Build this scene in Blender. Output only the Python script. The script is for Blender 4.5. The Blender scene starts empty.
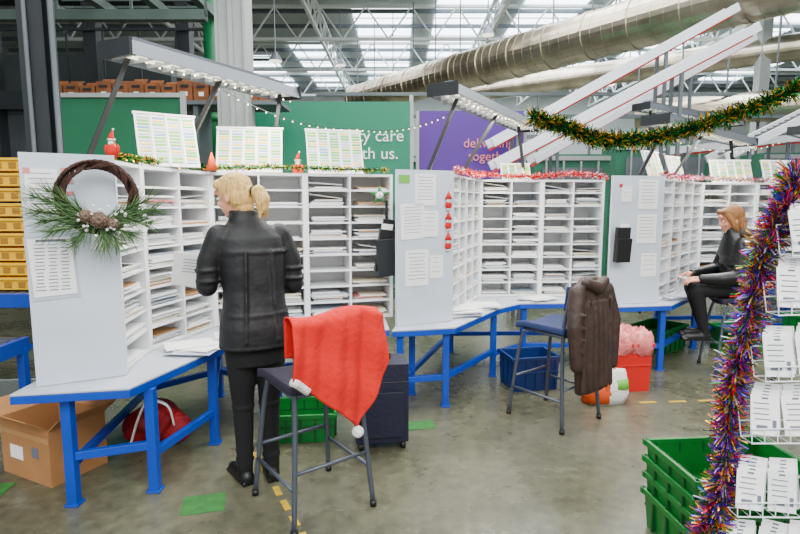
import bpy, math, random
from mathutils import Vector, Matrix, Euler
random.seed(7)
R=random.random
def U(a,b): return a+(b-a)*random.random()
def lin(c):
    o=[]
    for x in c:
        x=x/255.0
        o.append(x/12.92 if x<=0.04045 else ((x+0.055)/1.055)**2.4)
    return o+[1.0]
def mat(name,c,rough=0.6,metal=0.0,var=0.0,scale=8.0,bump=0.0,bscale=40.0,emit=0.0,wave=None,stretch=None,alpha=1.0,coat=0.0):
    m=bpy.data.materials.new(name); m.use_nodes=True
    nt=m.node_tree; b=nt.nodes["Principled BSDF"]
    col=lin(c)
    b.inputs["Base Color"].default_value=col
    b.inputs["Roughness"].default_value=rough
    b.inputs["Metallic"].default_value=metal
    if coat: b.inputs["Coat Weight"].default_value=coat
    tc=None
    def tex():
        nonlocal tc
        if tc is None:
            tc=nt.nodes.new("ShaderNodeTexCoord")
            if stretch:
                mp=nt.nodes.new("ShaderNodeMapping"); mp.inputs["Scale"].default_value=stretch
                nt.links.new(tc.outputs["Object"],mp.inputs["Vector"]); tc=mp
        return tc.outputs["Object"] if "Object" in tc.outputs else tc.outputs["Vector"]
    if var>0:
        n=nt.nodes.new("ShaderNodeTexNoise"); n.inputs["Scale"].default_value=scale; n.inputs["Detail"].default_value=6
        nt.links.new(tex(),n.inputs["Vector"])
        cr=nt.nodes.new("ShaderNodeValToRGB")
        cr.color_ramp.elements[0].position=0.3; cr.color_ramp.elements[1].position=0.7
        cr.color_ramp.elements[0].color=[x*(1-var) for x in col[:3]]+[1]
        cr.color_ramp.elements[1].color=[min(1,x*(1+var)) for x in col[:3]]+[1]
        nt.links.new(n.outputs["Fac"],cr.inputs["Fac"]); nt.links.new(cr.outputs["Color"],b.inputs["Base Color"])
    if bump>0:
        if wave:
            n=nt.nodes.new("ShaderNodeTexWave"); n.bands_direction=wave; n.inputs["Scale"].default_value=bscale; n.inputs["Distortion"].default_value=1.0
        else:
            n=nt.nodes.new("ShaderNodeTexNoise"); n.inputs["Scale"].default_value=bscale
        nt.links.new(tex(),n.inputs["Vector"])
        bp=nt.nodes.new("ShaderNodeBump"); bp.inputs["Strength"].default_value=bump; bp.inputs["Distance"].default_value=0.02
        nt.links.new(n.outputs["Fac"],bp.inputs["Height"]); nt.links.new(bp.outputs["Normal"],b.inputs["Normal"])
    if emit>0:
        b.inputs["Emission Color"].default_value=col; b.inputs["Emission Strength"].default_value=emit
    if alpha<1: b.inputs["Alpha"].default_value=alpha
    return m

class MB:
    def __init__(s): s.v=[];s.f=[];s.mi=[];s.M=Matrix.Identity(4)
    def add(s,vs,fs,mi=0,M=None):
        o=len(s.v); T=s.M@M if M is not None else s.M
        s.v+= [tuple(T@Vector(p)) for p in vs]
        s.f+= [tuple(i+o for i in f) for f in fs]; s.mi+=[mi]*len(fs)
    def box(s,c,d,mi=0,rz=0,rot=None,M=None):
        x,y,z=d[0]/2,d[1]/2,d[2]/2
        vs=[(-x,-y,-z),(x,-y,-z),(x,y,-z),(-x,y,-z),(-x,-y,z),(x,-y,z),(x,y,z),(-x,y,z)]
        fs=[(3,2,1,0),(4,5,6,7),(0,1,5,4),(1,2,6,5),(2,3,7,6),(3,0,4,7)]
        T=Matrix.Translation(c)
        if rz: T=T@Matrix.Rotation(rz,4,'Z')
        if rot: T=T@Euler(rot).to_matrix().to_4x4()
        if M is not None: T=M@T
        s.add(vs,fs,mi,T)
    def beam(s,p0,p1,w,h,mi=0):
        p0=Vector(p0);p1=Vector(p1);d=p1-p0;L=d.length;d.normalize()
        up=Vector((0,0,1)) if abs(d.z)<0.95 else Vector((1,0,0))
        sd=d.cross(up).normalized(); u=sd.cross(d).normalized()
        T=Matrix((( d.x,sd.x,u.x,0),(d.y,sd.y,u.y,0),(d.z,sd.z,u.z,0),(0,0,0,1)))
        s.box((0,0,0),(L,w,h),mi,M=Matrix.Translation((p0+p1)/2)@T)
    def tube(s,pts,rad,n=10,mi=0,cap=True,flat=1.0):
        pts=[Vector(p) for p in pts]
        if not isinstance(rad,(list,tuple)): rad=[rad]*len(pts)
        vs=[];fs=[]; prev=None
        for i,p in enumerate(pts):
            t=(pts[min(i+1,len(pts)-1)]-pts[max(i-1,0)]).normalized()
            if prev is None:
                a=Vector((0,0,1)) if abs(t.z)<0.9 else Vector((1,0,0))
                x=t.cross(a).normalized()
            else:
                x=(prev-t*prev.dot(t)).normalized()
            prev=x; y=t.cross(x)
            for k in range(n):
                an=2*math.pi*k/n
                vs.append(tuple(p+x*math.cos(an)*rad[i]+y*math.sin(an)*rad[i]*flat))
        m=len(pts)
        for i in range(m-1):
            for k in range(n):
                a=i*n+k;b=i*n+(k+1)%n
                fs.append((a,b,b+n,a+n))
        if cap: fs.append(tuple(range(n-1,-1,-1))); fs.append(tuple((m-1)*n+k for k in range(n)))
        s.add(vs,fs,mi)
    def cyl(s,p0,p1,r,r1=None,n=12,mi=0): s.tube([p0,p1],[r,r if r1 is None else r1],n,mi)
    def sph(s,c,r,mi=0,seg=14,ring=9,rot=None):
        if not isinstance(r,(list,tuple)): r=(r,r,r)
        vs=[(0,0,r[2])]
        for i in range(1,ring):
            a=math.pi*i/ring
            for k in range(seg):
                b=2*math.pi*k/seg
                vs.append((r[0]*math.sin(a)*math.cos(b),r[1]*math.sin(a)*math.sin(b),r[2]*math.cos(a)))
        vs.append((0,0,-r[2])); fs=[]
        for k in range(seg): fs.append((0,1+k,1+(k+1)%seg))
        for i in range(ring-2):
            for k in range(seg):
                a=1+i*seg+k;b=1+i*seg+(k+1)%seg
                fs.append((a,a+seg,b+seg,b))
        L=len(vs)-1; o=1+(ring-2)*seg
        for k in range(seg): fs.append((o+k,L,o+(k+1)%seg))
        T=Matrix.Translation(c)
        if rot: T=T@Euler(rot).to_matrix().to_4x4()
        s.add(vs,fs,mi,T)
    def limb(s,pts,rad,n=14,mi=0):
        for i in range(len(pts)-1): s.tube([pts[i],pts[i+1]],[rad[i],rad[i+1]],n,mi)
        for p,r in zip(pts,rad): s.sph(p,r*1.0,mi,n,8)
    def rings(s,rg,n=24,mi=0):
        vs=[];fs=[]
        for (cx,cy,z,rx,ry) in rg:
            for k in range(n):
                a=2*math.pi*k/n; c=math.cos(a);d=math.sin(a)
                vs.append((cx+rx*math.copysign(abs(c)**0.85,c),cy+ry*math.copysign(abs(d)**0.85,d),z))
        m=len(rg)
        for i in range(m-1):
            for k in range(n):
                a=i*n+k;b=i*n+(k+1)%n; fs.append((a,b,b+n,a+n))
        fs.append(tuple(range(n-1,-1,-1))); fs.append(tuple((m-1)*n+k for k in range(n)))
        s.add(vs,fs,mi)
    def prism(s,poly,z0,z1,mi=0):
        n=len(poly)
        vs=[(x,y,z0) for x,y in poly]+[(x,y,z1) for x,y in poly]
        fs=[tuple(range(n-1,-1,-1)),tuple(range(n,2*n))]+[(i,(i+1)%n,n+(i+1)%n,n+i) for i in range(n)]
        s.add(vs,fs,mi)
    def grid(s,fn,nu,nv,mi=0):
        vs=[fn(i/nu,j/nv) for j in range(nv+1) for i in range(nu+1)]
        fs=[(j*(nu+1)+i,j*(nu+1)+i+1,(j+1)*(nu+1)+i+1,(j+1)*(nu+1)+i) for j in range(nv) for i in range(nu)]
        s.add(vs,fs,mi)
    def build(s,name,mats,parent=None,smooth=False,bevel=0,remesh=0,sm=0,thick=0,subd=0):
        me=bpy.data.meshes.new(name); me.from_pydata(s.v,[],s.f)
        for m in mats: me.materials.append(m)
        for p,i in zip(me.polygons,s.mi): p.material_index=i; p.use_smooth=smooth
        me.update(); o=bpy.data.objects.new(name,me); bpy.context.scene.collection.objects.link(o)
        if parent: o.parent=parent
        if remesh:
            r=o.modifiers.new("r",'REMESH'); r.mode='VOXEL'; r.voxel_size=remesh; r.use_smooth_shade=True
            if sm: q=o.modifiers.new("s",'SMOOTH'); q.factor=0.5; q.iterations=sm
        if thick: q=o.modifiers.new("t",'SOLIDIFY'); q.thickness=thick
        if subd: q=o.modifiers.new("d",'SUBSURF'); q.levels=subd;q.render_levels=subd
        if bevel: q=o.modifiers.new("b",'BEVEL'); q.width=bevel; q.segments=2; q.limit_method='ANGLE'
        return o
def empty(name,loc=(0,0,0),rz=0):
    e=bpy.data.objects.new(name,None); e.location=loc; e.rotation_euler=(0,0,rz); e.empty_display_size=0.1
    bpy.context.scene.collection.objects.link(e); return e
def catmull(P,n=10):
    P=[Vector(p) for p in P]; Q=[P[0]*2-P[1]]+P+[P[-1]*2-P[-2]]; out=[]
    for i in range(1,len(Q)-2):
        for k in range(n):
            t=k/n
            out.append(0.5*((2*Q[i])+(Q[i+1]-Q[i-1])*t+(2*Q[i-1]-5*Q[i]+4*Q[i+1]-Q[i+2])*t*t+(3*Q[i]-Q[i-1]-3*Q[i+1]+Q[i+2])*t**3))
    out.append(P[-1]); return out

# ---------------- materials
M_white=mat("frame_white",(236,237,238),0.5,var=0.03,scale=3)
M_panel=mat("panel_white",(202,211,222),0.45,var=0.06,scale=4)
M_back=mat("frame_inner",(236,236,232),0.6)
M_blue=mat("desk_blue",(4,62,172),0.38,var=0.1,scale=6)
M_dtop=mat("desk_top",(188,193,204),0.4,var=0.06,scale=9)
M_paper=mat("paper",(247,247,245),0.7)
M_paper2=mat("paper_cream",(226,216,192),0.7)
M_paper3=mat("paper_grey",(184,192,204),0.7)
M_kraft=mat("kraft",(178,134,84),0.8)
M_pink=mat("paper_pink",(220,130,130),0.7)
M_ink=mat("ink",(100,105,120),0.7)
M_black=mat("black_cloth",(11,12,15),0.62,var=0.25,scale=20,bump=0.5,bscale=11)
M_trous=mat("trousers",(6,6,9),0.85,bump=0.2,bscale=30)
M_shoe=mat("shoe",(8,8,9),0.45)
M_skin=mat("skin",(218,150,120),0.5,var=0.04,scale=20)
M_blonde=mat("blonde_hair",(222,180,104),0.5,var=0.35,scale=10,bump=0.8,bscale=16,stretch=(9,9,1.0))
M_brownh=mat("brown_hair",(150,98,50),0.5,var=0.4,scale=10,bump=0.8,bscale=16,stretch=(9,9,1.0))
M_lip=mat("lip",(190,100,95),0.4)
M_eye=mat("eye_white",(235,235,235),0.2)
M_iris=mat("iris",(50,40,35),0.2)
M_fur=mat("fur_trim",(78,66,58),0.95,var=0.5,scale=60)
M_steel=mat("grey_steel",(84,90,102),0.4,metal=0.5)
M_seat=mat("seat_cloth",(30,24,44),0.85,var=0.15,scale=30)
M_red=mat("santa_red",(205,14,2),0.9,bump=0.3,bscale=35)
M_fluff=mat("white_fluff",(240,238,235),0.95,bump=1,bscale=80)
M_brown=mat("brown_jacket",(50,31,23),0.6,var=0.25,scale=8,bump=0.4,bscale=18)
M_orange=mat("orange_lining",(220,80,14),0.7)
M_green=mat("crate_green",(2,112,38),0.4,var=0.1,scale=5)
M_dgreen=mat("crate_green_dark",(2,74,30),0.5)
M_navy=mat("navy",(10,13,40),0.6,bump=0.2)
M_bluec=mat("crate_blue",(8,44,104),0.45)
M_redc=mat("crate_red",(198,10,10),0.4)
M_bag=mat("bag_plastic",(232,120,120),0.3,var=0.35,scale=14,bump=0.8,bscale=20)
M_yel=mat("crate_yellow",(250,192,0),0.45)
M_card=mat("cardboard",(168,118,70),0.85,var=0.08,scale=6)
M_dark=mat("dark_steel",(26,32,36),0.6,var=0.2,scale=4)
M_mid=mat("mid_steel",(88,96,100),0.6,var=0.15,scale=3)
M_lcol=mat("column_grey",(160,166,162),0.6,var=0.08,scale=3)
M_truss=mat("truss_white",(214,218,214),0.6)
M_duct=mat("duct_galv",(190,180,160),0.28,metal=0.92,var=0.35,scale=1.6,bump=0.6,bscale=3)
M_lum=mat("luminaire_grey",(112,118,126),0.4,metal=0.3)
M_tube=mat("lamp_tube",(255,248,228),0.5,emit=2.5)
M_fairy=mat("fairy_bulb",(255,232,180),0.5,emit=5)
M_sky=mat("rooflight",(232,243,255),0.5,emit=8)
M_teal=mat("banner_teal",(2,118,86),0.6,var=0.05,scale=2)
M_purple=mat("banner_purple",(74,28,130),0.6,var=0.05,scale=2)
M_stone=mat("wire_white",(228,232,236),0.4)
M_lgreen=mat("label_green",(104,178,60),0.6)
M_lyel=mat("label_yellow",(234,200,60),0.6)
M_lblue=mat("label_blue",(110,152,206),0.6)
M_twig=mat("twig",(56,30,19),0.9,var=0.4,scale=40,bump=0.6,bscale=60)
M_pine=mat("pine",(50,84,40),0.8,var=0.3,scale=30)
M_pine2=mat("pine_light",(112,142,88),0.8)
M_cone=mat("pinecone",(104,84,68),0.8,var=0.3,scale=50)
def tin(n,c): return mat(n,c,0.25,metal=0.7)
T_g=tin("tinsel_green",(6,120,36)); T_dg=tin("tinsel_dkgreen",(3,52,18)); T_gold=tin("tinsel_gold",(235,170,40)); T_red=tin("tinsel_red",(220,14,14))
T_pur=tin("tinsel_purple",(110,30,180)); T_blue=tin("tinsel_blue",(40,66,210)); T_pink=tin("tinsel_pink",(230,40,150)); T_sil=tin("tinsel_silver",(210,215,225))

fm=bpy.data.materials.new("concrete_floor"); fm.use_nodes=True; nt=fm.node_tree; b=nt.nodes["Principled BSDF"]
tc=nt.nodes.new("ShaderNodeTexCoord")
n1=nt.nodes.new("ShaderNodeTexNoise"); n1.inputs["Scale"].default_value=0.9; n1.inputs["Detail"].default_value=8; n1.inputs["Roughness"].default_value=0.65
n2=nt.nodes.new("ShaderNodeTexNoise"); n2.inputs["Scale"].default_value=14; n2.inputs["Detail"].default_value=8
cr=nt.nodes.new("ShaderNodeValToRGB"); e=cr.color_ramp.elements
e[0].position=0.32; e[0].color=lin((66,66,50)); e[1].position=0.68; e[1].color=lin((106,105,84))
mx=nt.nodes.new("ShaderNodeMixRGB"); mx.blend_type='OVERLAY'; mx.inputs[0].default_value=0.8
for n in (n1,n2): nt.links.new(tc.outputs["Object"],n.inputs["Vector"])
nt.links.new(n1.outputs["Fac"],cr.inputs["Fac"]); nt.links.new(cr.outputs["Color"],mx.inputs[1]); nt.links.new(n2.outputs["Fac"],mx.inputs[2])
nt.links.new(mx.outputs["Color"],b.inputs["Base Color"])
mr=nt.nodes.new("ShaderNodeMapRange"); mr.inputs[3].default_value=0.14; mr.inputs[4].default_value=0.42
nt.links.new(n1.outputs["Fac"],mr.inputs[0]); nt.links.new(mr.outputs[0],b.inputs["Roughness"])

# ---------------- shell
f=MB(); f.box((2,12,-0.05),(44,40,0.1)); f.build("floor",[fm])
M_ceil=mat("ceiling_sheet",(168,176,174),0.8,bump=0.4,bscale=6,wave='X')
M_wall=mat("wall_cladding",(180,186,180),0.8,bump=0.3,bscale=5,wave='X')
M_wdark=mat("wall_dark",(60,68,68),0.8,var=0.2,scale=1)
c=MB(); c.box((2,16,8.1),(44,32,0.2)); c.build("ceiling",[M_ceil])
w=MB(); w.box((2,32,4),(44,0.2,8)); w.build("wall_back",[M_wall])
w=MB(); w.box((-20,16,4),(0.2,32,8)); w.build("wall_left",[M_wdark])
w=MB(); w.box((24,16,4),(0.2,32,8)); w.build("wall_right",[M_wall])
k=0
for (x,y,lx,ly) in [(-6.5,27.5,1.8,6),(-3.6,26.5,1.8,8),(-0.6,24.5,2.0,12),(2.2,24,2.0,13),(5.0,24,2.0,13),(7.8,24,2.0,13),(10.6,24,2.0,13),(13.4,23,2.0,12),(16.5,23,2.0,12),(3.6,13,1.5,6),(8.2,13,1.5,6)]:
    k+=1; w=MB(); w.box((x,y,7.97),(lx,ly,0.04),0)
    nb=int(ly)
    for j in range(nb+1): w.box((x,y-ly/2+j*ly/nb,7.94),(lx+0.1,0.05,0.05),1)
    w.build("window_%d"%k,[M_sky,M_truss])

def truss(p0,p1,h,n,name):
    m=MB(); p0=Vector(p0);p1=Vector(p1);up=Vector((0,0,h))
    m.beam(p0,p1,0.09,0.09); m.beam(p0+up,p1+up,0.09,0.09)
    for i in range(n):
        a=p0.lerp(p1,i/n);b=p0.lerp(p1,(i+1)/n);c=(a+b)/2
        m.beam(a,c+up,0.045,0.045); m.beam(c+up,b,0.045,0.045)
    m.build(name,[M_truss])
for y in (10.5,14,18,22,27): truss((-12,y,6.8),(20,y,6.8),1.0,22,"roof_truss")
for x in (-7,-2.6,2.9,6.5,10.5): truss((x,9,6.95),(x,31,6.95),0.8,18,"roof_truss")
pu=MB()
for i in range(16): pu.beam((-16,8+i*1.5,7.82),(22,8+i*1.5,7.82),0.08,0.12)
pu.build("roof_purlins",[M_mid])

m=MB(); X,Y=-2.06,7.0
m.box((X,Y,4),(0.05,0.34,7.98)); m.box((X-0.17,Y,4),(0.03,0.34,7.98)) ; m.box((X+0.17,Y,4),(0.03,0.34,7.98)); m.box((X,Y-0.1,4),(0.34,0.03,7.98)); m.box((X,Y,0.03),(0.5,0.5,0.05))
m.build("steel_column",[M_lcol])
m=MB(); X,Y=-2.53,4.0
m.box((X,Y,4),(0.17,0.014,7.98)); m.box((X,Y-0.14,4),(0.17,0.014,7.98)); m.box((X,Y-0.07,4),(0.014,0.13,7.98)); m.box((X,Y-0.07,0.02),(0.3,0.3,0.04))
m.cyl((X+0.12,Y-0.10,0),(X+0.12,Y-0.10,7.98),0.018,mi=1); m.cyl((X-0.02,Y-0.165,0),(X-0.02,Y-0.165,7.98),0.014,mi=1)
m.build("steel_column",[M_dark,M_mid])
m=MB(); m.box((11,17,4),(0.3,0.3,7.98)); m.box((11,17,0.03),(0.5,0.5,0.05)); m.build("steel_column",[M_lcol])

def duct(name,p0,p1,r,ns):
    m=MB(); p0=Vector(p0);p1=Vector(p1); m.cyl(p0,p1,r,n=32)
    d=(p1-p0).normalized()
    for i in range(ns+1):
        p=p0.lerp(p1,i/ns); m.cyl(p-d*0.04,p+d*0.04,r*1.045,n=32)
        for ff in (0.25,0.5,0.75):
            q=p0.lerp(p1,min(1,(i+ff)/ns)); m.cyl(q-d*0.01,q+d*0.01,r*1.012,n=32)
        m.beam(p+Vector((0,0,r)),p+Vector((0,0,7.7-p.z)),0.03,0.03,1)
    m.build(name,[M_duct,M_mid],smooth=False)
duct("ventilation_duct",(7.4,8.3,5.25),(-1.5,19.8,5.25),0.5,14)
duct("ventilation_duct",(12.5,11.5,3.9),(6.2,14.5,3.9),0.36,7)
duct("ventilation_duct",(14,15,6.2),(2,24,6.2),0.4,14)

# ---------------- sorting stations
D=0.65; T=1.83
def frame(fr,ml,A,B,cols,rows=9,depth=0.33,z0=D+0.005,z1=T):
    A=Vector((A[0],A[1],0));B=Vector((B[0],B[1],0)); d=(B-A);L=d.length; d.normalize(); n=Vector((-d.y,d.x,0))
    Mx=Matrix(((d.x,n.x,0,A.x),(d.y,n.y,0,A.y),(0,0,1,0),(0,0,0,1)))
    H=z1-z0; cz=(z0+z1)/2
    fr.box((L/2,depth-0.005,cz),(L,0.01,H),1,M=Mx)
    for z in (z0+0.01,z1-0.01): fr.box((L/2,depth/2,z),(L,depth,0.02),0,M=Mx)
    for i in range(cols+1):
        t=0.022 if i in (0,cols) else 0.014
        x=min(max(i*L/cols,0.011),L-0.011); fr.box((x,depth/2-0.002,cz),(t,depth,H),0,M=Mx)
    cw=L/cols; rh=(H-0.02)/rows
    for j in range(rows):
        z=z0+0.02+j*rh
        for i in range(cols):
            if j>0:
                fr.box((cw*(i+0.5),depth/2,z),(cw-0.015,depth-0.02,0.006),0,M=Mx)
                fr.box((cw*(i+0.5),0.008,z-0.003),(cw-0.015,0.004,0.014),2,M=Mx)
            if R()<0.08: continue
            zz=z+0.005; full=U(0.08,0.6)*rh; k=0
            while zz<z+full and k<11:
                th=U(0.003,0.012); w=cw*U(0.6,0.88); dp=U(0.2,0.27)
                ml.box((cw*(i+0.5)+U(-0.02,0.02),dp/2+U(0.008,0.05),zz+th/2),(w,dp,th),random.choices((0,1,2,3,4),(62,16,16,5,1))[0],rz=U(-0.06,0.06),M=Mx)
                zz+=th+0.0015; k+=1
            if R()<0.3 and full<0.45*rh:
                ml.box((cw*(i+0.5)+U(-.03,.03),0.14,zz+0.02),(cw*0.75,0.22,0.003),0,rot=(U(-0.05,0.05),U(-0.18,0.18),0),M=Mx)
M_edge=mat("shelf_edge_label",(240,242,244),0.5)
def panel(fr,P0,P1,z0=D+0.003,z1=T+0.02):
    P0=Vector((P0[0],P0[1],0));P1=Vector((P1[0],P1[1],0)); d=P1-P0; L=d.length;d.normalize()
    rz=math.atan2(d.y,d.x)
    fr.box(tuple((P0+P1)/2+Vector((0,0,(z0+z1)/2))),(L,0.03,z1-z0),3,rz=rz)
    return P0,rz,L
def desk(dm,poly,legs,st):
    dm.prism(poly,D-0.012,D,1); 
    dm.prism([(x,y) for x,y in poly],D-0.055,D-0.013,0)
    for (x,y) in legs:
        dm.box((x,y,(D-0.055)/2),(0.052,0.052,D-0.055),0); dm.box((x,y,0.006),(0.075,0.075,0.012),0)
    for a,b,z in st:
        dm.beam((legs[a][0],legs[a][1],z),(legs[b][0],legs[b][1],z),0.035,0.045,0)
def station(segs,pan,poly,legs,st):
    root=empty("mail_sorting_station")
    fr=MB();ml=MB();dm=MB()
    for (A,B,c) in segs: frame(fr,ml,A,B,c)
    pl=panel(fr,*pan)
    desk(dm,poly,legs,st)
    fr.build("pigeonhole_frame",[M_white,M_back,M_edge,M_panel],root)
    ml.build("sorted_mail",[M_paper,M_paper2,M_paper3,M_kraft,M_pink],root)
    dm.build("blue_steel_desk",[M_blue,M_dtop],root,bevel=0.003)
    return pl
P1=station([((-1.54,2.95),(-1.60,3.38),1),((-1.60,3.38),(-1.42,4.08),2),((-1.42,4.08),(-0.74,4.26),2),((-0.74,4.26),(-0.06,4.44),2)],
 ((-1.89,2.72),(-1.52,2.92)),
 [(-1.95,2.60),(-1.40,2.70),(-1.17,3.56),(-0.95,3.84),(-0.08,4.02),(-0.17,4.82),(-1.58,4.46),(-2.0,4.1)],
 [(-1.74,2.72),(-1.37,2.86),(-1.24,3.46),(-0.93,3.98),(-0.14,4.12),(-1.88,3.9),(-1.5,4.35),(-0.25,4.7)],
 [(0,1,0.27),(1,2,0.22),(0,5,0.22),(5,6,0.22),(3,4,0.25),(2,6,0.3),(6,7,0.22),(4,7,0.22),(3,6,0.22)])
P2=station([((0.42,4.33),(0.60,4.87),2),((0.60,4.87),(0.80,5.40),2),((0.80,5.40),(1.42,5.43),2),((1.42,5.43),(2.05,5.46),2)],
 ((-0.03,4.10),(0.42,4.31)),
 [(-0.06,3.97),(0.43,4.08),(0.90,4.83),(1.15,5.08),(1.93,5.12),(1.97,5.82),(0.5,5.80),(0.02,4.45)],
 [(0.0,4.04),(0.36,4.13),(0.86,4.87),(1.88,5.17),(0.1,4.4),(0.55,5.7),(1.9,5.75),(1.2,5.15)],
 [(0,1,0.24),(1,2,0.24),(0,4,0.2),(2,7,0.22),(7,3,0.22),(4,5,0.2),(5,6,0.2),(3,6,0.2)])
P3=station([((2.48,5.13),(2.95,5.66),2),((2.95,5.66),(3.44,6.2),2),((3.44,6.2),(4.1,6.25),2),((4.1,6.25),(4.8,6.3),2)],
 ((1.95,5.02),(2.47,5.11)),
 [(1.94,4.90),(2.56,5.0),(3.30,5.82),(3.55,6.0),(4.85,6.05),(4.85,6.65),(3.1,6.6),(1.98,5.4)],
 [(2.0,4.97),(2.50,5.06),(3.25,5.85),(4.8,6.1),(2.1,5.35),(3.15,6.5),(4.8,6.6)],
 [(0,1,0.24),(1,2,0.24),(0,4,0.2),(2,3,0.22),(4,5,0.2),(5,6,0.2)])
P4=station([((5.0,6.5),(5.6,7.4),2),((5.6,7.4),(7.2,7.5),4)],((4.92,5.95),(5.05,6.42)),
 [(4.9,5.9),(5.2,5.95),(5.9,6.9),(7.2,7.0),(7.2,7.9),(5.4,7.8),(4.88,6.5)],[(5.0,6.0),(5.9,7.0),(7.1,7.1),(7.1,7.8),(5.5,7.7)],[(0,1,.22),(1,2,.22)])

def pmat(P): return Matrix.Translation(P[0])@Matrix.Rotation(P[1],4,'Z')
def sheet(mb,x,z,w,h,rot=0,lines=6,mi=0,tint=1,y=-0.019):
    mb.box((x,y,z),(w,0.003,h),mi,rot=(0,rot,0))
    for i in range(lines):
        zz=z+h*0.40-i*h*0.8/max(1,lines)
        mb.box((x,y-0.002,zz),(w*U(0.6,0.82),0.001,h*0.014),tint,rot=(0,rot,0))
m=MB(); m.M=pmat(P1)
m.box((0.11,-0.018,1.27),(0.215,0.002,0.33),5,rot=(0,-0.05,0))
sheet(m,0.11,1.275,0.19,0.30,-0.05,0,y=-0.021)
for i in range(14): 
    for q,wd in ((0.055,0.05),(0.112,0.045),(0.165,0.045)): m.box((q+0.05*(0.07-i*0.01),-0.0235,1.39-i*0.018),(wd*U(0.6,1),0.001,0.0045),1 if i else 3)
m.box((0.11,-0.0235,1.41),(0.13,0.001,0.012),1)
sheet(m,0.09,1.66,0.14,0.22,0,7); m.box((0.03,-0.02,1.76),(0.03,0.003,0.03),4); 
for z in (1.77,1.71,1.65): m.box((0.20,-0.02,z),(0.05,0.002,0.018),4)
sheet(m,0.32,1.40,0.06,0.09,0.1,2)
m.build("pinned_notices",[M_paper,M_ink,M_lgreen,M_lblue,M_pink,M_paper3])
m=MB(); m.M=pmat(P2)
sheet(m,0.24,1.70,0.18,0.24,0,8); sheet(m,0.13,1.46,0.2,0.27,-0.05,9); sheet(m,0.28,1.44,0.14,0.2,0.02,5,y=-0.024); sheet(m,0.17,1.10,0.2,0.28,0,8); sheet(m,0.34,1.10,0.12,0.18,0,4)
m.box((0.06,-0.02,1.78),(0.09,0.002,0.06),2)
m.build("pinned_notices",[M_paper,M_ink,M_lgreen,M_lyel])
m=MB(); m.M=pmat(P3)
sheet(m,0.36,1.68,0.2,0.27,0,7); sheet(m,0.36,1.36,0.2,0.27,0,7); sheet(m,0.14,1.68,0.1,0.14,0,3); sheet(m,0.4,1.02,0.16,0.22,0,4)
m.box((0.08,-0.02,1.76),(0.03,0.003,0.03),2)
m.build("pinned_notices",[M_paper,M_ink,M_redc])

# wreath
wr=empty("christmas_wreath",(-1.555,2.80,1.635),P1[1])
m=MB()
for k in range(26):
    ph=U(0,6.28); pts=[]
    for i in range(41):
        a=2*math.pi*i/40
        rr=0.165+0.020*math.sin(3*a+ph)+0.008*math.sin(7*a+ph*2)
        pts.append((rr*math.cos(a),-0.035+0.018*math.cos(4*a+ph*1.7),rr*math.sin(a)))
    m.tube(pts,0.0055,6,cap=False)
m.build("twig_ring",[M_twig],wr,smooth=True)
m=MB()
def pinebranch(m,p0,p1,n,L):
    p0=Vector(p0);p1=Vector(p1); m.tube([p0,p1],[0.004,0.002],5,2)
    d=(p1-p0).normalized()
    for i in range(n):
        t=i/n; p=p0.lerp(p1,t)
        v=Vector((U(-1,1),U(-1,0.4),U(-1,1))).normalized(); q=p+(d*0.9+v*0.6).normalized()*L*U(0.7,1.1)
        sd=(q-p).cross(Vector((U(-1,1),1,U(-1,1)))).normalized()*0.0022
        m.add([p-sd,p+sd,q+sd*0.3,q-sd*0.3],[(0,1,2,3)],random.choice((0,0,1)))
for (dx,dz) in [(-0.28,0.03),(-0.27,0.10),(-0.22,-0.08),(-0.25,-0.02),(-0.12,-0.14),(0.02,-0.15),(0.14,-0.10),(0.24,-0.04),(0.27,0.03),(0.23,0.08),(0.18,-0.0),(-0.17,0.07),(-0.21,0.13),(0.08,-0.14)]:
    pinebranch(m,(0.0+dx*0.1,-0.05,-0.12),(dx,-0.06+U(-0.02,0.02),-0.10+dz),85,0.10)
m.build("pine_sprigs",[M_pine,M_pine2,M_twig],wr)
m=MB()
for (x,z,s) in ((0.0,-0.12,1.15),(-0.055,-0.10,0.9),(0.06,-0.14,0.85)):
    for i in range(7):
        for j in range(8):
            a=j*math.pi/4+i*0.4; rr=0.03*s*math.sin(math.pi*(i+1)/8.5)
            m.sph((x+rr*math.cos(a),-0.085-0.02*s+(i-3)*0.009*s,z+rr*math.sin(a)),(0.009*s,0.005*s,0.009*s),0,6,4)
for i in range(26):
    a=U(0,6.28);rr=U(0.03,0.12); m.sph((rr*math.cos(a)+0.02,-0.10+U(-0.02,0.01),-0.12+rr*0.7*math.sin(a)),0.008,1,8,6)
m.build("pinecones_and_berries",[M_cone,M_fluff],wr,smooth=True)

def tinsel(name,pts,rad,n,mats,bw=0.003):
    P=catmull(pts,12); m=MB(); L=len(P)-1
    for i in range(n):
        t=R()*L; a=int(t); a=min(a,L-1); p=P[a].lerp(P[a+1],t-a)
        v=Vector((U(-1,1),U(-1,1),U(-1,1))).normalized(); q=p+v*rad*U(0.6,1.1)*(1+0.2*math.sin(t*1.7))
        sd=v.cross(Vector((U(-1,1),U(-1,1),U(-1,1)))).normalized()*bw
        m.add([p-sd,p+sd,q+sd,q-sd],[(0,1,2,3)],random.randrange(len(mats)))
    m.tube([tuple(p) for p in P],rad*0.15,6,0)
    m.build(name,mats)
tinsel("green_tinsel_garland",[(0.98,4.1,2.23),(1.25,4.1,2.15),(1.5,4.05,2.06),(1.85,3.95,2.07),(2.2,3.8,2.17),(2.55,3.65,2.32),(3.0,3.5,2.58),(3.6,3.3,2.95)],0.082,11000,[T_g,T_g,T_dg,T_dg,T_gold],0.0026)
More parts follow.
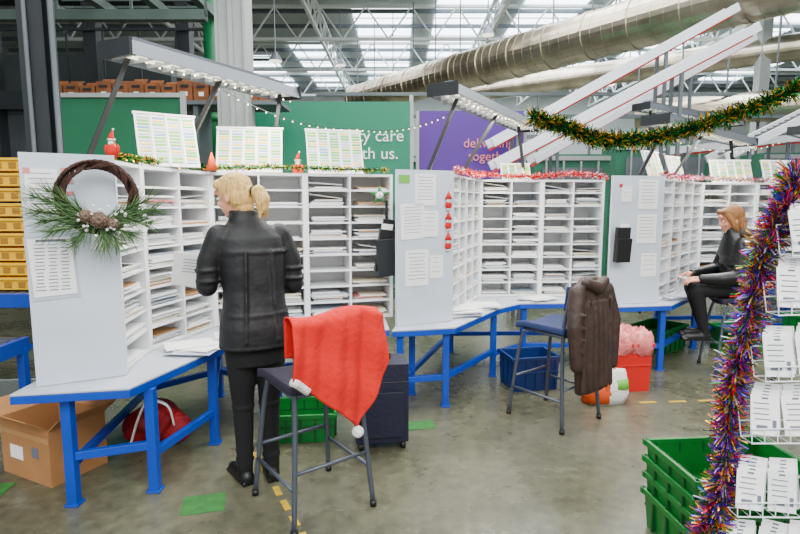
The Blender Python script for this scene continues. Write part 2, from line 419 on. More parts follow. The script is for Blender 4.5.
tinsel("purple_tinsel_garland",[(1.40,1.93,1.70),(1.35,1.9,1.58),(1.29,1.9,1.435),(1.245,1.9,1.15),(1.205,1.9,0.886),(1.19,1.88,0.578),(1.12,1.86,0.364),(1.04,1.84,0.2)],0.066,12000,[T_pur,T_pink,T_blue,T_sil,T_gold,T_g,T_red,T_pur,T_g,T_gold],0.002)
tinsel("green_tinsel_trim",[(-1.6,3.1,1.86),(-1.62,3.5,1.87),(-1.45,4.05,1.86),(-0.9,4.2,1.87),(-0.1,4.42,1.86)],0.035,2400,[T_g,T_dg,T_gold])
tinsel("red_tinsel_trim",[(0.45,4.4,1.87),(0.7,5.0,1.86),(0.85,5.4,1.88),(1.3,5.42,1.86),(1.7,5.43,1.89),(2.05,5.45,1.86)],0.04,2600,[T_red,T_red,T_sil])
tinsel("silver_tinsel_trim",[(2.5,5.2,1.87),(3.0,5.7,1.86),(3.45,6.2,1.88),(4.1,6.25,1.86),(4.8,6.3,1.88)],0.04,1800,[T_sil,T_pink,T_red,T_g])

def labelrack(x,y,z,rz,w=0.36,h=0.33,cols=4,tilt=-0.35):
    m=MB(); m.M=Matrix.Translation((x,y,z))@Matrix.Rotation(rz,4,'Z')@Matrix.Rotation(tilt,4,'X')
    m.box((0,0,h/2),(w,0.012,h),0)
    m.box((0,-0.006,h+0.004),(w+0.02,0.02,0.012),0)
    cw=w/cols
    for i in range(cols):
        rows=14; ph=random.randrange(12)
        for j in range(rows):
            m.box((-w/2+cw*(i+0.5),-0.009,h*0.06+(j+0.5)*h*0.9/rows),(cw*0.74,0.004,h*0.9/rows*0.55),random.choices((5,1,2,3),(4,4,2,1) if (j+ph)%4 else (0,5,4,0))[0])
        m.box((-w/2+cw*i,-0.014,h/2),(0.008,0.014,h),0)
    for s in (-1,1): m.beam((s*w*0.45,0,h*0.75),(s*w*0.45,0.13,0.05),0.01,0.01,4)
    m.build("label_display_rack",[M_paper,M_lgreen,M_lyel,M_lblue,M_steel,M_paper3])
labelrack(-1.53,3.66,T+0.01,0.60,0.38,0.37)
labelrack(-1.18,4.30,T+0.01,0.15,0.50,0.37,5)
labelrack(-0.52,4.50,T+0.01,0.26,0.46,0.40,5,-0.45)
labelrack(2.62,5.55,T,0.7,0.35,0.30,4); labelrack(3.15,6.15,T,0.7,0.35,0.30,4); labelrack(3.9,6.4,T,0.05,0.5,0.28,5); labelrack(4.5,6.45,T,0.05,0.4,0.28,4)
labelrack(1.2,5.62,T,0.0,0.3,0.2,4,-0.6); labelrack(5.9,7.5,T,0.05,0.5,0.3,4); labelrack(6.7,7.55,T,0.05,0.5,0.30,5)

def luminaire(p0,p1,struts,bulbs=True):
    root=empty("linear_luminaire"); m=MB(); p0=Vector(p0);p1=Vector(p1); d=(p1-p0).normalized(); s=Vector((d.y,-d.x,0))
    prof=[(-0.13,-0.03),(-0.10,0.055),(0.10,0.055),(0.13,-0.03),(0.118,-0.03),(0.085,0.02),(-0.085,0.02),(-0.118,-0.03)]
    vs=[]
    for p in (p0,p1):
        for a,b in prof: vs.append(tuple(p+s*a+Vector((0,0,b))))
    fs=[(i,(i+1)%8,8+(i+1)%8,8+i) for i in range(8)]+[(0,1,6,7),(1,2,5,6),(2,3,4,5),(15,14,9,8),(14,13,10,9),(13,12,11,10)]
    m.add(vs,fs,0)
    n=int((p1-p0).length/0.12)
    for i in range(n): 
        q=p0+d*(0.06+i*0.12); m.beam(q-s*0.10+Vector((0,0,-0.012)),q+s*0.10+Vector((0,0,-0.012)),0.004,0.03,1)
    for q in (p0,p1): m.beam(q-s*0.13+Vector((0,0,0.012)),q+s*0.13+Vector((0,0,0.012)),0.02,0.095,2)
    m.beam(p0+Vector((0,0,0.075))+d*0.1,p1+Vector((0,0,0.075))-d*0.1,0.07,0.04,0)
    m.build("reflector_housing",[M_lum,M_stone,M_dark],root)
    t=MB()
    for k in (-0.04,0.04): t.cyl(p0+s*k+d*0.05,p1+s*k-d*0.05,0.012,n=8)
    t.build("fluorescent_tubes",[M_tube],root)
    q=MB()
    for a,b in struts: q.beam(a,b,0.028,0.028)
    q.build("support_struts",[M_shoe],root)
    fl=MB()
    for k in range(int((p1-p0).length/0.09)):
        pp=p0+d*(0.09*k)+s*0.14; fl.sph(tuple(pp+Vector((0,0,-0.05-0.03*abs(math.sin(k*0.5))))),0.005,0,6,4)
    if bulbs: fl.build("fairy_lights",[M_fairy],root)
    return root
luminaire((-1.60,3.15,2.45),(-0.93,4.6,2.48),[((-1.80,3.15,T),(-1.60,3.3,2.45)),((-1.62,3.95,T),(-1.27,3.95,2.47)),((-1.05,4.5,T),(-0.97,4.5,2.48))])
luminaire((0.32,4.2,2.44),(1.40,6.0,2.40),[((0.22,4.5,T),(0.46,4.45,2.44)),((0.55,5.1,T),(0.9,5.15,2.42)),((1.3,5.7,T),(1.22,5.7,2.40))])
luminaire((2.35,5.1,2.35),(4.4,7.0,2.35),[((2.3,5.3,T),(2.55,5.3,2.35)),((3.0,6.1,T),(3.3,6.0,2.35)),((4.0,6.55,T),(3.9,6.5,2.35))])
luminaire((4.5,6.2,2.40),(6.8,8.2,2.40),[((5.1,6.9,T),(5.2,6.8,2.40))],False)
luminaire((3.3,7.6,2.9),(5.6,9.2,2.9),[((3.5,7.75,0),(3.5,7.75,2.9)),((5.4,9.05,0),(5.4,9.05,2.9))],False)

m=MB()
for a,b,sag in (((-1.3,4.0,2.42),(-0.35,4.5,2.20),0.08),((-0.35,4.5,2.2),(0.4,4.5,2.32),0.06),((2.6,5.25,2.2),(4.4,6.4,2.3),0.10)):
    a=Vector(a);b=Vector(b); n=16; pts=[a.lerp(b,i/n)-Vector((0,0,sag*4*(i/n)*(1-i/n))) for i in range(n+1)]
    m.tube(pts,0.002,5,1)
    for p in pts: m.sph(tuple(p-Vector((0,0,0.01))),0.0055,0,6,4)
m.build("fairy_light_string",[M_fairy,M_dark])

def santa(x,y,z,s=1.0):
    m=MB(); m.M=Matrix.Translation((x,y,z))@Matrix.Scale(s,4)
    m.tube([(0,0,0),(0,0,0.05),(0,0,0.09)],[0.04,0.035,0.02],12,0); m.sph((0,0,0.10),0.022,1); m.tube([(0,0,0.11),(0,0,0.14),(0.015,0,0.18)],[0.025,0.015,0.003],10,0)
    m.sph((0.015,0,0.18),0.008,2,8,6); m.sph((0,-0.012,0.088),(0.018,0.014,0.02),2); m.tube([(0,0,0.108),(0,0,0.118)],[0.027,0.027],12,2)
    m.sph((-0.04,0,0.05),(0.012,0.012,0.03),0,8,6); m.sph((0.04,0,0.05),(0.012,0.012,0.03),0,8,6)
    m.build("santa_figurine",[M_red,M_skin,M_fluff],smooth=True)
santa(-1.56,2.98,T+0.02,0.8); santa(-0.83,4.45,T,1.0)
m=MB(); m.M=pmat(P2)
for z in (1.30,1.46,1.62):
    m.sph((0.44,-0.03,z),0.022,1); m.tube([(0.44,-0.03,z+0.012),(0.44,-0.03,z+0.07)],[0.03,0.003],10,0); m.sph((0.44,-0.03,z-0.035),(0.03,0.014,0.03),0); m.sph((0.44,-0.03,z-0.07),(0.02,0.01,0.008),1)
    m.box((0.44,-0.02,z+0.085),(0.002,0.002,0.03),1)
m.build("hanging_santa_ornaments",[M_red,M_fluff],smooth=True)
m=MB(); m.tube([(0,0,0),(0,0,0.13)],[0.045,0.004],12,0); o=m.build("paper_cone_ornament",[M_orange],smooth=True); o.location=(-1.38,4.02,T+0.01)
m=MB(); m.M=Matrix.Translation((-0.10,4.30,0))@Matrix.Rotation(0.25,4,'Z')
m.box((0.0,0,1.22),(0.17,0.06,0.34),0,rot=(0.08,0.12,0)); m.box((0.0,-0.045,1.17),(0.19,0.02,0.30),2,rot=(0.12,-0.1,0)); m.box((0,0.03,1.50),(0.02,0.02,0.24),0)
m.box((0.02,-0.01,1.42),(0.12,0.03,0.10),0,rot=(0.1,0.1,0)); m.box((-0.01,-0.03,1.40),(0.09,0.004,0.07),1,rot=(0.1,0.1,0))
m.build("hanging_document_wallet",[M_shoe,M_paper,M_dark],bevel=0.004)
m=MB(); m.M=Matrix.Translation((-0.16,4.30,1.66)); 
for i in range(5): 
    a=i*1.257+1.57; m.tube([(0,0,0),(0.075*math.cos(a),-0.01,0.075*math.sin(a))],[0.026,0.004],8,0)
m.sph((0,-0.02,0),0.03,1); m.build("star_ornament",[M_green,M_fluff],smooth=True)
m=MB(); m.M=Matrix.Translation((2.03,4.93,0))@Matrix.Rotation(0.2,4,'Z')
m.box((0,0,1.22),(0.13,0.05,0.32),0,rot=(0.06,0,0)); m.box((0.0,-0.035,1.17),(0.14,0.02,0.22),0,rot=(0.1,0,0)); m.box((0.02,-0.0,1.38),(0.08,0.02,0.06),1)
m.build("hanging_document_wallet",[M_shoe,M_paper],bevel=0.004)

def papers(name,x,y,n,sp):
    m=MB(); z=D+0.002
    for i in range(n):
        th=0.006; m.box((x+U(-sp,sp),y+U(-sp,sp),z+th/2),(0.30,0.21,th),random.choice((0,0,1)),rz=U(-0.5,0.6)); z+=th+0.0008
    m.build(name,[M_paper,M_paper3])
for a in ((-1.33,3.40,6,0.05),(0.50,4.55,9,0.05),(0.72,4.85,6,0.04),(-1.15,3.85,5,0.04),(1.35,5.25,4,0.04),(2.75,5.35,5,0.03),(-0.35,4.18,4,0.03)): papers("loose_mail_pile",*a)

# ---------------- chairs
def chair(x,y,rz,mat_seat=M_seat):
    root=empty("high_chair",(x,y,0),rz); m=MB(); r=0.0135
    for sx in (-1,1):
        m.tube(catmull([(sx*0.23,0.24,0.012),(sx*0.19,0.19,0.5),(sx*0.175,0.15,0.675)],6),r,10)
        m.tube(catmull([(sx*0.23,-0.24,0.012),(sx*0.195,-0.20,0.5),(sx*0.19,-0.20,0.75),(sx*0.19,-0.25,1.02)],6),r,10)
        m.cyl((sx*0.175,0.15,0.675),(sx*0.193,-0.20,0.675),r)
        m.cyl((sx*0.217,0.222,0.22),(sx*0.217,-0.222,0.22),0.010)
        for sy in (-1,1): m.cyl((sx*0.23,sy*0.24,0),(sx*0.229,sy*0.239,0.03),0.018,mi=1)
    m.cyl((-0.21,0.215,0.30),(0.21,0.215,0.30),0.010); m.cyl((-0.21,-0.218,0.30),(0.21,-0.218,0.30),0.009)
    m.cyl((-0.175,0.15,0.675),(0.175,0.15,0.675),r); m.cyl((-0.19,-0.19,0.675),(0.19,-0.19,0.675),r)
    m.build("tubular_frame",[M_steel,M_shoe],root,smooth=True)
    s=MB()
    def fn(u,v): 
        x=(u-0.5)*0.44; y=(v-0.5)*0.44; return (x*(1-0.06*v),y,0.72+0.02*abs(2*u-1)**2-0.02*max(0,v-0.8)*5*v)
    s.grid(fn,10,10); s.build("seat",[mat_seat],root,smooth=True,thick=0.045,bevel=0.008)
    s=MB()
    def fb(u,v): 
        x=(u-0.5)*0.40; return (x,-0.245-0.03*(1-(2*u-1)**2)-0.02*(v-0.5)+0.025,0.86+v*0.17)
    s.grid(fb,10,5); s.build("backrest",[mat_seat],root,smooth=True,thick=0.022,bevel=0.006)
    return root
A1=math.radians(37); L1=(-0.47,2.76,0)
chair(L1[0],L1[1],A1)
chair(1.16,3.93,math.radians(38),mat("seat_cloth_blue",(26,42,84),0.85,var=0.15,scale=30))
chair(3.20,5.02,math.radians(78))

cl=empty("santa_hat",L1,A1)
m=MB()
def Lf(u):
    if u<0.66: return 0.33+0.33*(u/0.66)**1.25
    return 0.66-0.34*((u-0.66)/0.34)**1.15
def cloth(u,v):
    x=-0.26+0.52*u
    L=Lf(u); s=v*(L+0.20)-0.20
    fold=0.018*math.sin(u*13+1.0+s*2)*min(1,max(0,s)*5)+0.009*math.sin(u*29+s*6)+0.006*math.sin(u*8-s*22)
    top=1.062-0.014*math.sin(u*7)
    if s<0: return (x*0.93,-0.215,top+s*0.9)
    if s<0.07:
        a=s/0.07*math.pi; return (x*0.93,-0.25-0.035*(1-math.cos(a))*0.9+0.035,top+0.014*math.sin(a))
    xx=x*(0.93+0.10*min(1,s/0.3))+0.02*s
    return (xx,-0.287-fold-0.03*s-0.01,top-(s-0.07))
m.grid(cloth,60,54); m.build("red_felt",[M_red],cl,smooth=True,thick=0.008)
m=MB()
pts=[cloth(u/24,1.0) for u in range(0,5)]
m.tube([(p[0],p[1]-0.003,p[2]) for p in pts],0.02,10); 
m.build("white_brim",[M_fluff],cl,smooth=True)
m=MB(); p=cloth(0.66,1.0); m.sph((p[0],p[1]-0.01,p[2]-0.02),0.03,0,16,12)
m.build("pompom",[M_fluff],cl,smooth=True)

jk=empty("brown_jacket",(1.16,3.93,0),math.radians(38))
m=MB()
m.rings([(0,-0.30,0.28,0.16,0.05),(0,-0.30,0.45,0.175,0.06),(0,-0.29,0.65,0.18,0.065),(0,-0.28,0.82,0.19,0.065),(0,-0.265,0.93,0.20,0.065),(0,-0.26,1.00,0.19,0.055),(0,-0.26,1.05,0.14,0.045),(0,-0.26,1.09,0.085,0.035)],28)
m.limb([(-0.17,-0.28,0.99),(-0.23,-0.31,0.78),(-0.225,-0.33,0.50)],[0.06,0.052,0.04]); m.limb([(0.17,-0.28,0.99),(0.225,-0.32,0.78),(0.22,-0.33,0.45)],[0.06,0.052,0.04])
m.limb([(-0.11,-0.31,1.06),(0,-0.33,1.02),(0.11,-0.31,1.06)],[0.035,0.045,0.035])
for i in range(6): m.limb([(-0.15+i*0.06,-0.345,0.93),(-0.16+i*0.064+U(-.02,.02),-0.352,0.32)],[0.012,0.022],8)
for i in range(4): m.limb([(-0.23,-0.36+0.01*i,0.62+i*0.08),(-0.2,-0.37,0.60+i*0.085)],[0.012,0.012],8)
m.build("jacket_shell",[M_brown],jk,remesh=0.009,sm=2)
m=MB(); m.box((0.15,-0.352,0.31),(0.05,0.012,0.10),0,rot=(0,0.1,0)); m.build("orange_lining",[M_orange],jk,bevel=0.004)

def crate(name,x,y,z,w,d,h,rz,mt,mt2=None,ribs=True,count=1,step=0.0):
    m=MB(); 
    for c in range(count):
        m.M=Matrix.Translation((x+U(-.004,.004)*(count>1),y,z+c*step))@Matrix.Rotation(rz,4,'Z'); t=0.94
        for (p,q) in (((-1,-1),(1,-1)),((1,-1),(1,1)),((1,1),(-1,1)),((-1,1),(-1,-1))):
            o=0.96
            vs=[]
            for (a,b) in (p,q): 
                vs+= [(a*w/2*t,b*d/2*t,0),(a*w/2,b*d/2,h)]
            vs2=[(v[0]*o,v[1]*o,v[2]) for v in vs]
            V=vs+vs2
            m.add(V,[(0,2,3,1),(4,5,7,6),(1,3,7,5),(0,4,6,2),(0,1,5,4),(2,6,7,3)],0)
        m.box((0,0,0.008),(w*t,d*t,0.014),0)
        for s in (-1,1):
            m.box((0,s*d/2,h-0.015),(w+0.03,0.022,0.03),0); m.box((s*w/2,0,h-0.015),(0.022,d+0.03,0.03),0)
            m.box((0,s*d/2*0.985,h*0.55),(w*0.97,0.018,0.014),1)
            if ribs:
                for i in range(-2,3): m.box((i*w*0.21,s*d/2*0.985,h*0.5),(0.012,0.018,h*0.85),1)
                for i in (-1,0,1): m.box((s*w/2*0.985,i*d*0.28,h*0.5),(0.018,0.012,h*0.85),1)
    return m.build(name,[mt,mt2 or mt],bevel=0.003)
crate("green_mail_crate",1.52,2.36,0.0,0.58,0.40,0.20,0.08,M_green,M_dgreen,count=4,step=0.083)
crate("green_mail_crate",-0.68,3.62,0.0,0.46,0.34,0.20,0.1,M_green,M_dgreen)
crate("blue_mail_crate",1.13,4.62,0.0,0.42,0.32,0.30,0.2,M_bluec)
crate("green_mail_crate",2.85,5.85,0,0.55,0.4,0.27,0.7,M_green,M_dgreen); crate("green_mail_crate",3.75,5.75,0,0.55,0.4,0.27,0.1,M_green,M_dgreen); crate("green_mail_crate",4.45,5.6,0,0.55,0.4,0.27,0.1,M_green,M_dgreen,count=2,step=0.16)
rb=empty("red_waste_bin")
o=crate("bin_body",1.97,4.58,0.0,0.32,0.27,0.42,0.1,M_redc,ribs=False); o.parent=rb
m=MB(); m.M=Matrix.Translation((1.97,4.58,0))@Matrix.Rotation(0.1,4,'Z')
def liner(u,v):
    a=u*2*math.pi; c,s=math.cos(a),math.sin(a); sq=max(abs(c),abs(s))**-1*0.92
    i=min(4,int(v*4+0.01))
    rr=[0.6,0.95,1.08,1.13,1.12][i]
    zz=[0.44,0.52,0.49,0.43,0.33][i]+0.014*math.sin(5*a+i)+0.008*math.sin(17*a+2*i)
    rr+=0.025*math.sin(7*a+i)+0.02*math.sin(19*a)
    return (c*sq*0.165*rr,s*sq*0.14*rr,zz)
m.grid(liner,90,4); m.build("bin_liner_bag",[M_bag],rb,smooth=True,thick=0.003)
m=MB(); m.M=Matrix.Translation((1.66,4.22,0))@Matrix.Rotation(0.1,4,'Z')
m.rings([(0,0,0.0,0.16,0.08),(0,0,0.08,0.19,0.10),(0,0,0.16,0.18,0.085),(0,0,0.24,0.17,0.05),(0,0,0.27,0.16,0.03)],24,0)
m.rings([(-0.05,0,0.01,0.14,0.086),(-0.05,0,0.09,0.15,0.104),(-0.05,0,0.20,0.13,0.072)],24,1); m.rings([(0.10,-0.012,0.13,0.08,0.086),(0.10,-0.01,0.20,0.072,0.066)],24,2)
m.tube(catmull([(-0.07,0,0.26),(-0.05,0,0.34),(0.05,0,0.34),(0.07,0,0.26)],6),0.008,8,1)
m.build("shopping_bag",[M_fluff,M_orange,M_lgreen],smooth=True)
m=MB(); m.M=Matrix.Translation((-0.13,3.45,0))@Matrix.Rotation(0.15,4,'Z')
m.box((0,0,0.32),(0.34,0.24,0.52),0); m.box((0,-0.125,0.25),(0.28,0.03,0.30),0); m.box((0,0,0.46),(0.345,0.245,0.008),1)
for s in (-1,1):
    m.cyl((s*0.14-0.015,-0.08,0.03),(s*0.14+0.015,-0.08,0.03),0.03,mi=1); m.cyl((s*0.14-0.015,0.08,0.03),(s*0.14+0.015,0.08,0.03),0.03,mi=1)
m.tube(catmull([(-0.06,0,0.58),(-0.05,0,0.62),(0.05,0,0.62),(0.06,0,0.58)],5),0.01,8,1)
m.build("navy_trolley_bag",[M_navy,M_shoe],bevel=0.02)
m=MB(); m.M=Matrix.Translation((-2.10,3.14,0))@Matrix.Rotation(-0.45,4,'Z')
w,d,h=0.46,0.34,0.34
m.box((0,0,0.006),(w,d,0.01)); m.box((0,-d/2,h/2),(w,0.006,h)); m.box((0,d/2,h/2),(w,0.006,h)); m.box((-w/2,0,h/2),(0.006,d,h)); m.box((w/2,0,h/2),(0.006,d,h))
m.box((0,-d/2-0.06,h+0.045),(w,0.006,0.14),0,rot=(0.95,0,0)); m.box((0,d/2+0.07,h+0.03),(w,0.006,0.14),0,rot=(-1.1,0,0)); m.box((w/2+0.05,0,h+0.03),(0.006,d,0.12),0,rot=(0,0.9,0)); m.box((-w/2-0.05,0,h+0.04),(0.006,d,0.12),0,rot=(0,-0.8,0))
m.box((-0.08,-d/2-0.005,0.15),(0.12,0.003,0.08),1); m.box((0,-d/2-0.005,0.27),(w,0.003,0.03),2); m.box((0.1,-d/2-0.005,0.18),(0.06,0.003,0.06),3)
m.build("cardboard_box",[M_card,M_paper,M_kraft,M_ink])
m=MB(); m.M=Matrix.Translation((-1.62,3.46,0))
m.limb([(-0.12,0,0.12),(0,0.02,0.16),(0.13,0,0.11)],[0.11,0.14,0.10],16,0); m.limb([(-0.05,-0.08,0.22),(0.04,-0.1,0.26),(0.1,-0.05,0.24)],[0.05,0.06,0.04],12,0); m.limb([(-0.15,-0.1,0.1),(-0.05,-0.13,0.2),(0.05,-0.12,0.12),(0.12,-0.11,0.22)],[0.03,0.04,0.03,0.035],10)
m.build("red_cloth_bag",[mat("dark_red_cloth",(140,8,18),0.7,var=0.7,scale=6,bump=0.6,bscale=10)],remesh=0.012,sm=2)
m=MB(); m.tube(catmull([(-1.72,3.28,0.05),(-1.64,3.24,0.25),(-1.56,3.22,0.38),(-1.46,3.26,0.34),(-1.44,3.3,0.2)],8),[0.02]*33,8,0,flat=0.3)
m.build("white_bag_strap",[M_paper],smooth=True)
crate("grey_tub",-2.95,3.80,0,0.5,0.4,0.26,0.1,M_lcol)

m=MB()
for c in range(9):
    z=0.86+c*0.125
    m.M=Matrix.Translation((-3.45,4.75,z))
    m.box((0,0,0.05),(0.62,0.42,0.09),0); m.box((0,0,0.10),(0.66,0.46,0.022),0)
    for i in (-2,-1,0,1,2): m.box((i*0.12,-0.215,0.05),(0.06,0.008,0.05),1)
m.build("stacked_yellow_crates",[M_yel,mat("crate_yellow_dark",(170,120,15),0.6)],bevel=0.004)  # second material: darker yellow for the small blocks on crate fronts
root=empty("roller_conveyor")
m=MB()
for y in (4.40,5.10): m.beam((-4.6,y,0.80),(-2.75,y,0.80),0.05,0.11,0)
for x in (-4.4,-3.5,-2.85):
    for y in (4.40,5.10): m.box((x,y,0.40),(0.06,0.06,0.8),0)
    m.beam((x,4.40,0.25),(x,5.10,0.25),0.04,0.04,0)
for i in range(20): m.cyl((-4.55+i*0.09,4.43,0.83),(-4.55+i*0.09,5.07,0.83),0.026,n=10,mi=1)
m.tube(catmull([(-2.85,4.35,0.80),(-2.82,4.33,0.95),(-2.72,4.33,1.0),(-2.6,4.33,1.0)],6),0.03,10,0)
m.build("conveyor_bed",[M_blue,M_steel],root)
root=empty("roller_conveyor")
m=MB()
for x in (-3.6,-2.62): m.beam((x,3.05,0.62),(x,3.7,0.62),0.04,0.10,0)
for x in (-3.6,-2.62):
    for y in (3.1,3.65): m.box((x,y,0.3),(0.05,0.05,0.6),0)
for i in range(7): m.cyl((-3.58,3.1+i*0.09,0.65),(-2.64,3.1+i*0.09,0.65),0.03,n=10,mi=1)
m.build("conveyor_bed",[M_blue,M_steel],root)

# ---------------- background
root=empty("community_banner")
m=MB(); m.box((-1.15,8.3,2.35),(2.6,0.04,1.5),0); m.box((-2.47,8.33,1.6),(0.06,0.06,3.2),1); m.box((0.17,8.33,1.6),(0.06,0.06,3.2),1); m.build("teal_board",[M_teal,M_lcol],root)
root2=empty("community_banner")
m=MB(); m.box((1.1,8.5,2.25),(1.6,0.04,1.5),0); m.box((0.28,8.53,1.5),(0.06,0.06,3.0),1); m.box((1.92,8.53,1.5),(0.06,0.06,3.0),1); m.build("purple_board",[M_purple,M_lcol],root2)
def text(t,loc,size,parent,mt):
    cu=bpy.data.curves.new("lettering",'FONT'); cu.body=t; cu.size=size; cu.extrude=0.004; cu.align_x='RIGHT'
    o=bpy.data.objects.new("lettering",cu); o.location=loc; o.rotation_euler=(math.pi/2,0,0); o.data.materials.append(mt); bpy.context.scene.collection.objects.link(o); o.parent=parent
text("charity care",(0.06,8.27,2.52),0.25,root,M_paper); text("with us.",(-0.02,8.27,2.26),0.25,root,M_paper)
text("delivering",(1.75,8.47,2.45),0.2,root2,M_pink); text("together",(1.75,8.47,2.25),0.2,root2,M_pink)
m=MB(); m.box((-3.40,6.6,1.4),(1.7,0.05,2.9),0); m.box((-3.40,6.56,2.86),(1.72,0.05,0.05),1)
for x in (-4.25,-2.56): m.box((x,6.56,1.45),(0.05,0.06,2.9),1)
m.build("green_partition",[mat("partition_green",(4,100,64),0.6,var=0.08,scale=2),M_lcol])
m=MB(); m.box((-3.0,7.3,2.86),(3.0,0.6,0.05),1)
for x in (-4.4,-2.6): m.box((x,7.3,1.42),(0.06,0.5,2.84),1)
for i in range(14):
    x=-4.35+i*0.205; h=U(0.16,0.24)
    m.box((x,7.15,2.885+h/2),(0.19,0.26,h),0,rz=U(-.05,.05)); m.box((x,7.01,2.885+h*0.75),(0.10,0.006,0.03),2); m.box((x,7.15,2.885+h+0.03),(0.17,0.10,0.006),0,rot=(U(0.5,0.9),0,0)); m.box((x,7.015,2.885+h*0.35),(0.06,0.006,0.05),3)
m.build("shelf_of_brown_boxes",[mat("box_brown",(124,72,36),0.8,var=0.3,scale=8),M_mid,M_shoe,M_paper])
m=MB()
m.box((-8,11,3.6),(9,0.3,0.35),0); m.box((-8,11,5.6),(9,0.3,0.3),0)
for x in (-12,-10,-8,-6,-4.2): m.box((x,11,3.35),(0.25,0.25,6.6),0)
for i in range(12): m.beam((-12+i*0.7,10.8,3.8),(-12+i*0.7,10.8,4.9),0.03,0.03,0)
m.box((-8,10.8,4.9),(9,0.05,0.05),0); m.box((-9,13,2.5),(8,1.6,4.6),1)
for i in range(5): m.box((-12+i*1.6,12.15,2.6),(1.2,0.1,1.8),2)
m.build("steel_mezzanine",[M_dark,M_wdark,M_mid])
M_gst=mat("green_grey_steel",(74,92,86),0.6,var=0.15,scale=3)
m=MB()
for (y,z,x0,x1) in ((5.5,4.3,-6,-1.9),(6.2,4.7,-7,-1.7),(5.2,3.6,-5.5,-2.9),(7.8,5.2,-9,-2.3),(7.0,3.9,-7,-2.4)): 
    m.box(((x0+x1)/2,y,z),(x1-x0,0.12,0.12),0)
    for i in range(6): m.beam((x0+(x1-x0)*i/5,y,z),(x0+(x1-x0)*i/5,y,7.6),0.03,0.03,0)
for x in (-5.2,-4.4,-3.6,-2.9): m.box((x,6.5,4.5),(0.12,5,0.12),0)
for i in range(16): m.box((-4.05,4.2+i*0.3,4.58),(1.9,0.03,0.03),0)
m.build("cable_tray_grid",[M_gst])
m=MB(); m.cyl((-2.98,8.9,0),(-2.98,8.9,6.5),0.12,mi=0); m.cyl((-2.98,8.9,2.9),(-2.98,8.9,3.0),0.16,mi=0)
m.build("green_pipe",[mat("pipe_green",(0,110,60),0.5)],smooth=True)
def chute(p0,p1,w,name,rz=0):
    m=MB(); p0=Vector(p0);p1=Vector(p1)
    d=(p1-p0).normalized(); s=d.cross(Vector((0,0,1))).normalized()
    for k in (-1,1): m.beam(p0+s*k*w/2,p1+s*k*w/2,0.03,0.12,0)
    n=int((p1-p0).length/0.12)
    for i in range(n):
        q=p0+d*0.12*i; m.cyl(q-s*w/2,q+s*w/2,0.02,n=8,mi=1)
    m.beam(p0-Vector((0,0,0.09)),p1-Vector((0,0,0.09)),0.03,0.03,2)
    for t in (0.3,0.9):
        p=p0.lerp(p1,t)
        for k in (-1,1): m.beam(p+s*w*0.4*k,(p.x+s.x*w*0.4*k,p.y+s.y*w*0.4*k,0),0.045,0.045,1)
    m.build(name,[M_stone,M_mid,M_redc])
chute((5.0,8.0,4.05),(1.25,7.4,2.1),0.26,"inclined_chute")
chute((5.1,8.7,4.55),(1.3,8.0,2.45),0.26,"inclined_chute")
chute((6.2,10.0,4.5),(2.2,9.2,2.3),0.30,"inclined_chute")
chute((9.5,9.5,4.4),(5.0,8.7,2.3),0.4,"inclined_chute")
chute((8.2,10.6,2.9),(4.6,9.8,2.5),0.5,"inclined_chute")
for (x,y,w,h) in ((3.2,10.6,1.4,2.5),(5.4,11.6,2.0,2.8),(8.2,11.4,1.8,2.6),(0.5,11,2.2,2.5),(7.6,9.0,1.2,2.2)):
    m=MB()
    m.box((x,y,h/2),(w,0.8,h),0); m.box((x,y-0.42,h*0.8),(w*0.8,0.05,h*0.2),1); m.box((x,y-0.42,h*0.97),(w,0.06,0.08),2)
    for i in range(4): m.box((x-w*0.35+i*w*0.23,y-0.43,h*0.5),(0.03,0.05,h*0.9),2)
    m.build("sorting_machine",[mat("machine_green",(36,104,76),0.6,var=0.15,scale=2),M_mid,M_lcol])
for (y,z,x0,x1) in ((12.6,3.1,2.0,9),(12.9,3.6,-1,10),(6.75,2.75,5.2,8),(13.4,4.2,-2,14)):
    m=MB(); m.beam((x0,y,z),(x1,y,z),0.08,0.08,0)
    for i in range(4): 
        x=x0+(x1-x0)*i/3; m.beam((x,y,z),(x,y,0),0.05,0.05,0)
    m.build("steel_gantry",[M_mid])
m=MB()
for i in range(6): m.box((5.3+i*0.36,6.75,2.85),(0.3,0.3,0.10),0,rot=(0,0.05,0.1*i))
m.build("wooden_trays",[M_kraft])
for (x,y,z) in ((-0.4,9.2,5.1),(-3.0,13.5,5.0),(2.1,13.5,5.6),(-1.9,18,6.0)):
    m=MB(); m.cyl((x,y,z+0.15),(x,y,7.7),0.012,mi=1); m.tube([(x,y,z+0.2),(x,y,z+0.05),(x,y,z)],[0.06,0.14,0.17],16,1); m.cyl((x,y,z-0.012),(x,y,z-0.002),0.15,n=16,mi=0)
    m.build("high_bay_lamp",[M_tube,M_lum])

